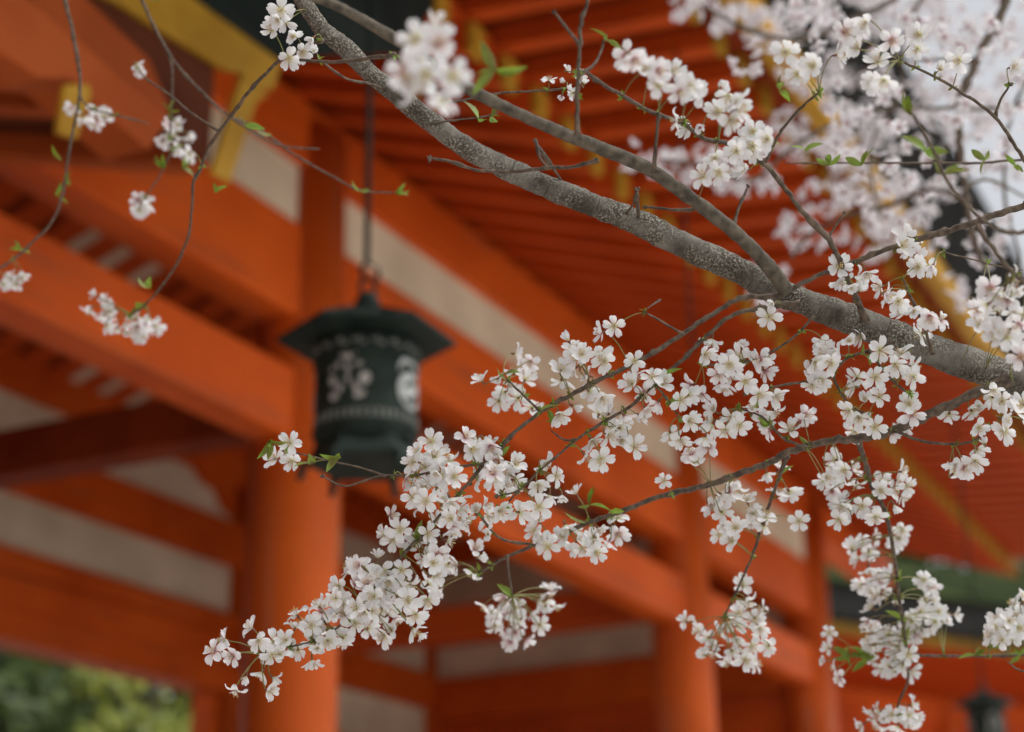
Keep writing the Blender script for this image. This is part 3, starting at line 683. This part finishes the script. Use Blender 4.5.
T('twig', [(700, 208), (682, 210), (645, 207)], 1.8, 1.82, 1.8, 1.6)
T('twig', [(732, 232), (738, 210), (748, 186)], 1.8, 1.82, 2, 1.6)
T('twig', [(655, 172), (655, 150), (659, 112)], 1.72, 1.7, 2.4, 2)
T('twig', [(440, 104), (464, 100), (502, 93), (552, 90), (566, 88)], 1.86, 1.85, 1.5, 1.2)
T('twig', [(430, 124), (455, 120), (482, 117), (499, 112)], 1.85, 1.84, 1.3, 1)
T('twig', [(395, 55), (370, 58), (342, 62), (300, 60), (285, 57)], 1.7, 1.8, 2.6, 1.6)
T('twig', [(385, 90), (375, 85), (345, 78), (320, 60)], 1.85, 1.8, 1.6, 1.2)
T('twig', [(660, 300), (645, 310)], 1.86, 1.83, 1, .8)
T('twig', [(683, 334), (662, 322), (645, 312)], 1.84, 1.82, 1.5, 1.1)
T('twig', [(540, 411), (520, 392), (503, 376)], 1.83, 1.86, 1.6, 1.2)
T('twig', [(655, 384), (669, 402), (679, 418)], 1.84, 1.84, 1.5, 1)
T('twig', [(933, 354), (922, 321), (908, 291), (903, 278)], 1.84, 1.8, 1.9, 1.3)
T('twig', [(943, 252), (975, 260), (1003, 267), (1023, 270)], 1.84, 1.9, 1, 1)
T('twig', [(977, 225), (1003, 262), (1023, 281), (1060, 300)], 1.55, 1.55, 2.6, 2.6)
T('twig', [(575, 439), (565, 440), (550, 430)], 1.85, 1.85, 1.4, 1)
T('twig', [(478, 513), (500, 538), (535, 545)], 1.9, 1.98, 1.4, 1.4)
T('twig', [(519, 490), (505, 506), (497, 510)], 1.86, 1.86, 1.3, 1)
def knob(x, y, d, r=2.4):
    r *= .72; mb = MB(); P = at(x, y, d)
    for q in range(7):
        e = Vector(rng.normal(size=3)).normalized()*(r/FPX*d*1.3); a = P+e*.3; b = P+e*1.25
        mb.tube([a, a.lerp(b, .35), a.lerp(b, .7), b], [r/FPX*d*.5, r/FPX*d*.75, r/FPX*d*.6, r/FPX*d*.15], 6)
    mb.build('winter_bud', M['twig'], ch)
for a in ((536, 141, 1.83, 3), (540, 151, 1.83, 2.4), (637, 189, 1.83, 3), (430, 158, 1.79, 2.6), (322, 476, 1.86, 2.4), (645, 312, 1.82, 1.8), (844, 213, 1.84, 2), (898, 59, 1.82, 2.6), (1010, 84, 1.86, 2.8), (554, 12, 1.58, 2.2), (606, 35, 1.66, 2), (745, 394, 1.83, 2), (470, 483, 1.84, 3), (422, 538, 1.83, 3), (497, 496, 1.85, 2.6), (645, 207, 1.82, 2.2), (748, 186, 1.82, 2.2)): knob(*a)
# hanging twigs at the upper left, farther off
T('twig', [(322, 40), (285, 57), (270, 69), (250, 90), (235, 111), (220, 130), (208, 150), (200, 170), (193, 183), (192, 205), (187, 240), (170, 275), (145, 305), (130, 315)], 1.82, 2.35, 2.4, 1.2)
T('twig', [(217, 130), (190, 112), (170, 95), (145, 78), (138, 68)], 2.0, 2.3, 1.4, 1)
T('twig', [(120, -60), (142, 0), (170, 55), (200, 90), (235, 120), (280, 145), (320, 149)], 2.4, 2.3, 2.2, 1.1)
T('twig', [(235, 119), (260, 130), (295, 155), (330, 175), (360, 190), (395, 193)], 2.35, 2.3, 1.5, 1)
T('twig', [(168, 52), (172, 70), (172, 100), (170, 138)], 2.4, 2.4, 1.4, 1)
T('twig', [(40, -90), (65, 0), (75, 45), (80, 90), (70, 145), (58, 210), (30, 245), (0, 268), (-30, 280)], 2.4, 2.4, 2.4, 1.2)
T('twig', [(79, 95), (90, 108), (120, 116), (150, 124)], 2.4, 2.4, 1.2, .9)
T('twig', [(172, 150), (160, 175), (146, 196)], 2.4, 2.4, 1, .8)
T('branch', [(300, -12), (200, -75), (120, -62), (40, -90), (-120, -80)], 1.6, 2.4, 7, 5, base=False)
# ---- near clusters
C = lambda pts, **k: cluster(ch, pts, **k)
C([(281, 10), (272, 30), (294, 36), (313, 38), (302, 52), (285, 22)], depth=1.8, extra=.2, aged=.1, face=1.2, rnd=.25)
C([(416, 38), (438, 44), (426, 74), (452, 76), (406, 72), (443, 100)], depth=1.24, extra=.15, spread=.05, aged=.45, sc=.95)
C([(565, 82), (572, 92), (562, 96), (580, 75), (566, 70)], depth=1.85, extra=.2, sc=.55, bud=.3)
C([(642, 70), (658, 85), (672, 73), (634, 60), (680, 92)], depth=1.52, extra=.2, aged=.4)
C([(700, 95), (722, 85), (738, 100), (718, 112), (730, 120)], depth=1.58, extra=.5, spread=.04, aged=.1)
C(sp([(100, 320), (160, 340), (200, 420), (260, 400), (300, 390), (340, 370), (240, 440), (280, 450), (330, 420), (180, 440)], 2.667, 640, 0), depth=1.72, extra=.5)
C([(786, 52), (813, 66), (798, 74)], depth=1.6, extra=0, face=1.6, aged=0, rnd=.12)
C([(837, 55), (845, 32), (866, 22), (878, 62), (858, 48), (892, 40), (884, 80)], depth=1.66, extra=.4, aged=.3)
C(sp([(740, 130), (800, 185), (850, 160), (990, 180)], 2.667, 640, 0), depth=1.8, extra=.3, aged=.3)
C(sp([(275, 190), (300, 265), (345, 260), (185, 325), (250, 400), (335, 415), (110, 300), (95, 320), (330, 430), (250, 200), (290, 230), (60, 300), (220, 340)], 3.05, 820, 180), extra=.6, aged=.2, face=.9)
C(sp([(520, 330), (560, 340), (600, 330), (540, 400), (590, 400), (530, 460), (570, 480), (600, 500), (510, 380), (610, 440)], 3.05, 820, 180), depth=1.6, extra=1, spread=.03)
C([(569, 341), (602, 332), (582, 354), (605, 361), (562, 381), (589, 391), (635, 361), (632, 384), (652, 377), (602, 397), (559, 414), (599, 414), (575, 368)], extra=.7, face=.9, leaves=2)
C([(482, 381), (514, 372), (525, 380), (505, 392), (530, 362), (518, 398)], depth=2.0, extra=.4, aged=.3, leaves=3)
C([(592, 441), (608, 435), (620, 428), (640, 415), (646, 408), (585, 455), (600, 460), (622, 440)], extra=.5, leaves=1)
C([(435, 457), (452, 461), (472, 449), (499, 464), (515, 464), (452, 478), (425, 467), (479, 477), (418, 452), (440, 475), (405, 478)], extra=.6, aged=.22, leaves=2)
def mass(axis, n, half):
    out = []; q = [(a[0], a[1], 0) for a in axis]; c = catmull(q, 4)
    for k in range(n):
        for _ in range(30):
            s = c[random.randrange(len(c))]; p = (s[0]+random.gauss(0, half*.5), s[1]+random.gauss(0, half*.5))
            if all(math.hypot(p[0]-o[0], p[1]-o[1]) > 12 for o in out): out.append(p); break
    return out
C(mass([(482, 480), (455, 505), (440, 530)], 24, 52), extra=.25, spread=.03, aged=.2, leaves=3)
C(mass([(440, 535), (420, 560), (400, 585)], 24, 52), extra=.25, spread=.03, aged=.22, leaves=2)
C(mass([(385, 580), (360, 600), (340, 610)], 18, 36), extra=.3, spread=.03, aged=.22, leaves=2)
C(mass([(335, 605), (315, 625), (300, 628)], 7, 22), extra=.2, aged=.3)
C([(286, 640), (298, 650), (306, 634), (318, 648), (279, 655), (312, 660)], extra=.3, sc=.8)
C(mass([(400, 600), (385, 615), (360, 625)], 9, 28), depth=1.95, extra=.5, sc=.95)
C([(268, 690), (272, 655), (225, 640), (233, 656), (246, 676), (258, 640), (236, 690), (262, 672), (214, 652)], extra=.2, sc=.8, bud=.2, leaves=1)
C([(539, 521), (542, 538), (549, 495), (562, 495), (565, 525), (556, 476), (489, 521), (532, 505), (505, 488)], extra=.5)
C([(589, 538), (582, 548), (618, 518), (609, 541), (575, 545), (598, 528)], extra=.4, depth=1.97, leaves=2)
C([(485, 605), (495, 615), (510, 612), (520, 620), (532, 612), (545, 602), (550, 590), (540, 625), (515, 632), (525, 640), (500, 625), (555, 605)], depth=2.2, extra=.6, leaves=1)
C([(290, 443), (284, 452), (276, 459), (292, 461)], depth=1.9, extra=0, face=1.1, leaves=3)
C([(705, 354), (742, 347), (719, 374), (702, 394), (688, 395), (715, 411), (725, 384)], extra=.7, aged=.3, face=.9)
C([(689, 421), (692, 454), (709, 447), (680, 440), (725, 430), (740, 425), (732, 417)], extra=.5)
C([(769, 317), (745, 381), (765, 371), (759, 394), (752, 411), (775, 411), (750, 360)], extra=.5, leaves=2)
C([(799, 421), (805, 414), (809, 371), (812, 385), (790, 430), (770, 430)], extra=.3, aged=.3, leaves=2)
C([(825, 351), (849, 341), (822, 341), (832, 367), (840, 355)], extra=.6)
C([(895, 364), (912, 367), (902, 354), (880, 350)], extra=.5, leaves=3)
C([(855, 387), (875, 377), (879, 397), (849, 411), (855, 431), (875, 427), (865, 400)], extra=.4, face=.9)
C([(909, 404), (912, 414), (905, 424)], extra=.3, face=.9)
C([(949, 414), (972, 411), (979, 427), (985, 444), (992, 397)], extra=.6)
C([(955, 464), (975, 461), (965, 468)], extra=.5)
C([(1002, 401), (1015, 411), (1005, 431), (1025, 420)], extra=.5)
C([(717, 496), (737, 486), (727, 526), (732, 541), (747, 501), (710, 505), (722, 512)], depth=1.98, extra=.6)
C([(757, 511), (767, 473), (789, 491), (799, 521), (752, 520)], depth=1.98, extra=.4, leaves=1)
C([(664, 481)], depth=1.9, extra=0, sc=.7, base=(672, 494, 1.93, 'x'))
C([(699, 631), (712, 646), (732, 651), (752, 646), (722, 631), (737, 626), (727, 661), (705, 655), (745, 660)], depth=2.12, extra=.7)
C([(747, 601), (764, 611), (760, 628), (755, 618)], depth=2.12, extra=.3)
C([(827, 466), (832, 491), (842, 506), (835, 478), (824, 480)], depth=2.0, extra=.8)
C([(852, 471), (862, 506), (872, 508), (850, 512), (845, 470)], depth=2.0, extra=.6)
C([(882, 481), (897, 481), (902, 471), (890, 492)], depth=2.0, extra=.8)
q = lambda l: sp(l, 3, 682, 488)
C(q([(580, 150), (650, 150), (640, 170), (560, 190), (530, 210), (560, 240), (540, 290), (580, 270)]), depth=2.2, extra=.7)
C(q([(620, 270), (600, 320), (570, 360), (560, 400), (590, 400), (620, 440), (600, 450)]), depth=2.2, extra=.9, leaves=2)
C(q([(600, 490), (640, 500), (680, 500), (690, 520), (640, 550), (600, 540), (570, 470), (650, 470)]), depth=2.2, extra=.9)
C(q([(670, 430), (700, 390), (720, 430), (740, 420), (690, 400)]), depth=2.2, extra=.6, leaves=2)
C(q([(710, 300), (750, 290), (750, 340), (770, 370), (780, 400), (740, 370), (760, 400)]), depth=2.2, extra=.6)
C([(829, 648), (825, 661), (835, 668), (840, 678)], depth=2.2, extra=.4, sc=.7, leaves=3, base=(862, 655, 2.2, 'x'))
C([(872, 711), (885, 718), (892, 715), (880, 712)], depth=2.2, extra=.5, leaves=1)
C([(912, 705), (915, 718), (909, 726), (906, 715)], depth=2.2, extra=.4)
C([(995, 628), (1009, 621), (1015, 605), (1019, 628), (1012, 638), (992, 635), (1022, 615), (1002, 640)], depth=2.05, extra=.8, sc=.9)
# far hanging ones at the left
C([(105, 305), (107, 325), (118, 328), (110, 312), (104, 316)], depth=2.5, extra=.5, sc=.9)
C([(135, 318), (148, 318), (145, 325), (138, 326)], depth=2.5, extra=.6, sc=.9, leaves=2)
C([(138, 200), (150, 204), (145, 198)], depth=2.5, extra=.6, sc=.85)
C([(163, 140), (180, 145), (175, 152), (188, 135), (172, 136)], depth=2.55, extra=.6, leaves=2)
C([(136, 64), (139, 70)], depth=2.4, extra=0, sc=.7)
C([(84, 117), (95, 121), (104, 117)], depth=2.55, extra=.5, sc=.9)
C([(10, 279), (22, 276), (3, 284)], depth=2.5, extra=.4, sc=.85)
# young leaves on their own
for x, y, d, n in ((495, 70, 1.4, 5), (395, 193, 2.3, 3), (360, 191, 2.3, 2), (215, 192, 2.2, 3), (182, 168, 2.4, 4), (165, 168, 2.4, 3), (55, 195, 2.4, 3), (62, 160, 2.4, 2), (270, 440, 1.88, 4), (312, 464, 1.87, 4), (340, 456, 1.85, 3),
                   (553, 425, 1.85, 3), (590, 505, 1.9, 4), (850, 655, 2.2, 6), (868, 660, 2.2, 5), (975, 655, 2.1, 5), (990, 648, 2.1, 4), (1020, 655, 2.1, 4), (912, 115, 1.5, 3), (925, 150, 1.5, 4), (945, 175, 1.5, 3),
                   (805, 150, 1.95, 3), (830, 165, 1.98, 4), (862, 165, 2, 3), (985, 160, 2, 4), (1015, 165, 2, 3), (490, 117, 1.84, 3), (478, 118, 1.84, 2), (607, 40, 1.66, 2), (780, 90, 1.68, 3), (170, 110, 2.4, 2), (245, 125, 2.1, 2), (270, 135, 2.3, 2), (20, 250, 2.4, 3), (68, 185, 2.4, 3), (148, 288, 2.3, 2), (865, 356, 1.84, 4), (160, 0, 2.4, 2)):
    leaves_at(ch, x, y, d, n)
# the tree's parts are measured from its foot
for o in ch.children: o.location = -ch.location
# ------------------------------------------------------------------ second cherry tree, farther back and out of focus
fb = at(1330, 420, 3.6)
c2 = tag(empty('cherry_tree', (fb.x, fb.y, 0)), 'second cherry tree farther back, a soft mass of pale pink blossom in the upper right', 'cherry tree')
MB().tube([(fb.x, fb.y, 0), (fb.x+.05, fb.y, 1.0), tuple(fb), tuple(at(1200, 100, 3.7)), tuple(at(1060, -160, 3.8)), tuple(at(900, -320, 3.9))], [.14, .12, .1, .07, .05, .03], 14).build('trunk', M['bark'], c2)
B2 = lambda pts, r0, r1, d0=3.4, d1=3.4: twig(c2, 'branch', pts, d0, d1, r0, r1, wob=.1)
B2([(1030, -120), (1005, 0), (982, 50), (962, 97), (959, 133), (965, 187), (972, 233), (985, 270)], 5.5, 3, 3.0, 2.8)
B2([(1060, -160), (960, -60), (900, -5), (850, 20), (800, 40), (750, 30), (700, 5)], 4, 2)
B2([(1180, 60), (1080, 95), (1000, 108), (930, 108), (880, 110), (830, 125), (790, 150), (750, 180), (700, 165), (660, 160)], 3, 1.5)
B2([(970, 200), (930, 190), (890, 205), (850, 215), (810, 235), (790, 260)], 2.5, 1.5, 3.2, 3.4)
B2([(972, 60), (930, 60), (890, 62), (850, 75)], 2, 1.2, 3.1, 3.4)
B2([(1180, 60), (1080, 20), (1040, 60), (1010, 120), (1005, 200), (1020, 260), (1015, 300)], 3, 1.5)
B2([(965, 187), (990, 180), (1030, 200)], 2, 1.2, 2.9, 3.1)
B2([(1000, -40), (940, -20), (905, 30), (900, 90), (870, 150), (880, 220)], 2.5, 1.2)
def far_cluster(cx, cy, rx, ry, n, d, sc=1.12):
    d *= 1.18; mb = MB(); st = MB()
    for k in range(int(n*.68)):
        a = random.uniform(0, 6.28); r = math.sqrt(random.random()); x, y = cx+rx*r*math.cos(a), cy+ry*r*math.sin(a)
        P = at(x, y, d+random.gauss(0, .12)); b = nearest(x, y, c2.name); Bp = at(b[0], b[1], b[2]); Bp = P+(Bp-P)*min(1, .06/max(.001, (Bp-P).length))
        nr = TOCAM(P)*random.uniform(-.3, 1)+Vector(rng.normal(size=3))*.7+Vector((0, 0, -.3)); nr.normalize()
        put_flower(mb, P, nr, sc*random.uniform(.9, 1.15), random.choice(FARV))
        st.tube([Bp, P-nr*.006], .0008, 4, 0); st.tube([P-nr*.007, P], [.0014, .002], 5, 1)
    o = mb.build('blossoms', [M['petal_far'], M['petal_aged'], M['filament'], M['anther']], c2)
    st.build('flower_stalk', [M['stalk'], M['calyx']], o)
for a in ((690, 4, 25, 14, 14, 3.2), (740, 22, 38, 22, 34, 3.5), (800, 25, 45, 25, 50, 3.6), (860, 15, 45, 25, 60, 3.6), (930, 25, 45, 30, 60, 3.5), (975, 70, 35, 40, 40, 3.6), (820, 75, 45, 22, 40, 3.7),
          (890, 95, 45, 30, 50, 3.6), (945, 120, 35, 35, 40, 3.6), (1005, 110, 25, 40, 22, 3.7), (790, 135, 45, 25, 45, 3.6), (865, 150, 45, 28, 50, 3.4), (690, 160, 45, 20, 34, 3.3), (745, 178, 35, 18, 24, 3.4),
          (840, 195, 40, 22, 40, 3.4), (900, 205, 35, 30, 40, 3.3), (805, 232, 28, 18, 18, 3.4), (870, 240, 30, 18, 18, 3.4), (930, 190, 28, 25, 24, 3.4), (765, 290, 32, 24, 26, 3.3), (960, 290, 20, 24, 12, 3.3), (990, 250, 18, 18, 8, 3.4), (640, 155, 20, 14, 8, 3.4), (1005, 25, 30, 28, 26, 3.6), (985, 120, 25, 30, 18, 3.5), (1000, 175, 25, 22, 12, 3.5), (900, -5, 60, 18, 40, 3.6)):
    far_cluster(*a)
for a in ((835, 40, 40, 25, 14, 2.3), (905, 40, 40, 26, 16, 2.25), (965, 40, 36, 30, 14, 2.3), (1005, 75, 25, 40, 12, 2.4), (880, 110, 40, 28, 14, 2.35), (945, 95, 32, 30, 12, 2.4), (850, 165, 40, 25, 14, 2.35),
          (915, 170, 40, 28, 14, 2.3), (835, 110, 30, 30, 14, 2.6), (870, 205, 34, 22, 14, 2.4), (985, 150, 28, 30, 12, 2.4), (915, 235, 30, 20, 10, 2.5), (990, 235, 26, 30, 9, 2.5), (800, 15, 40, 16, 12, 2.5), (760, 60, 28, 22, 10, 2.6)):
    far_cluster(*a, sc=.95)
for o in c2.children: o.location = -c2.location
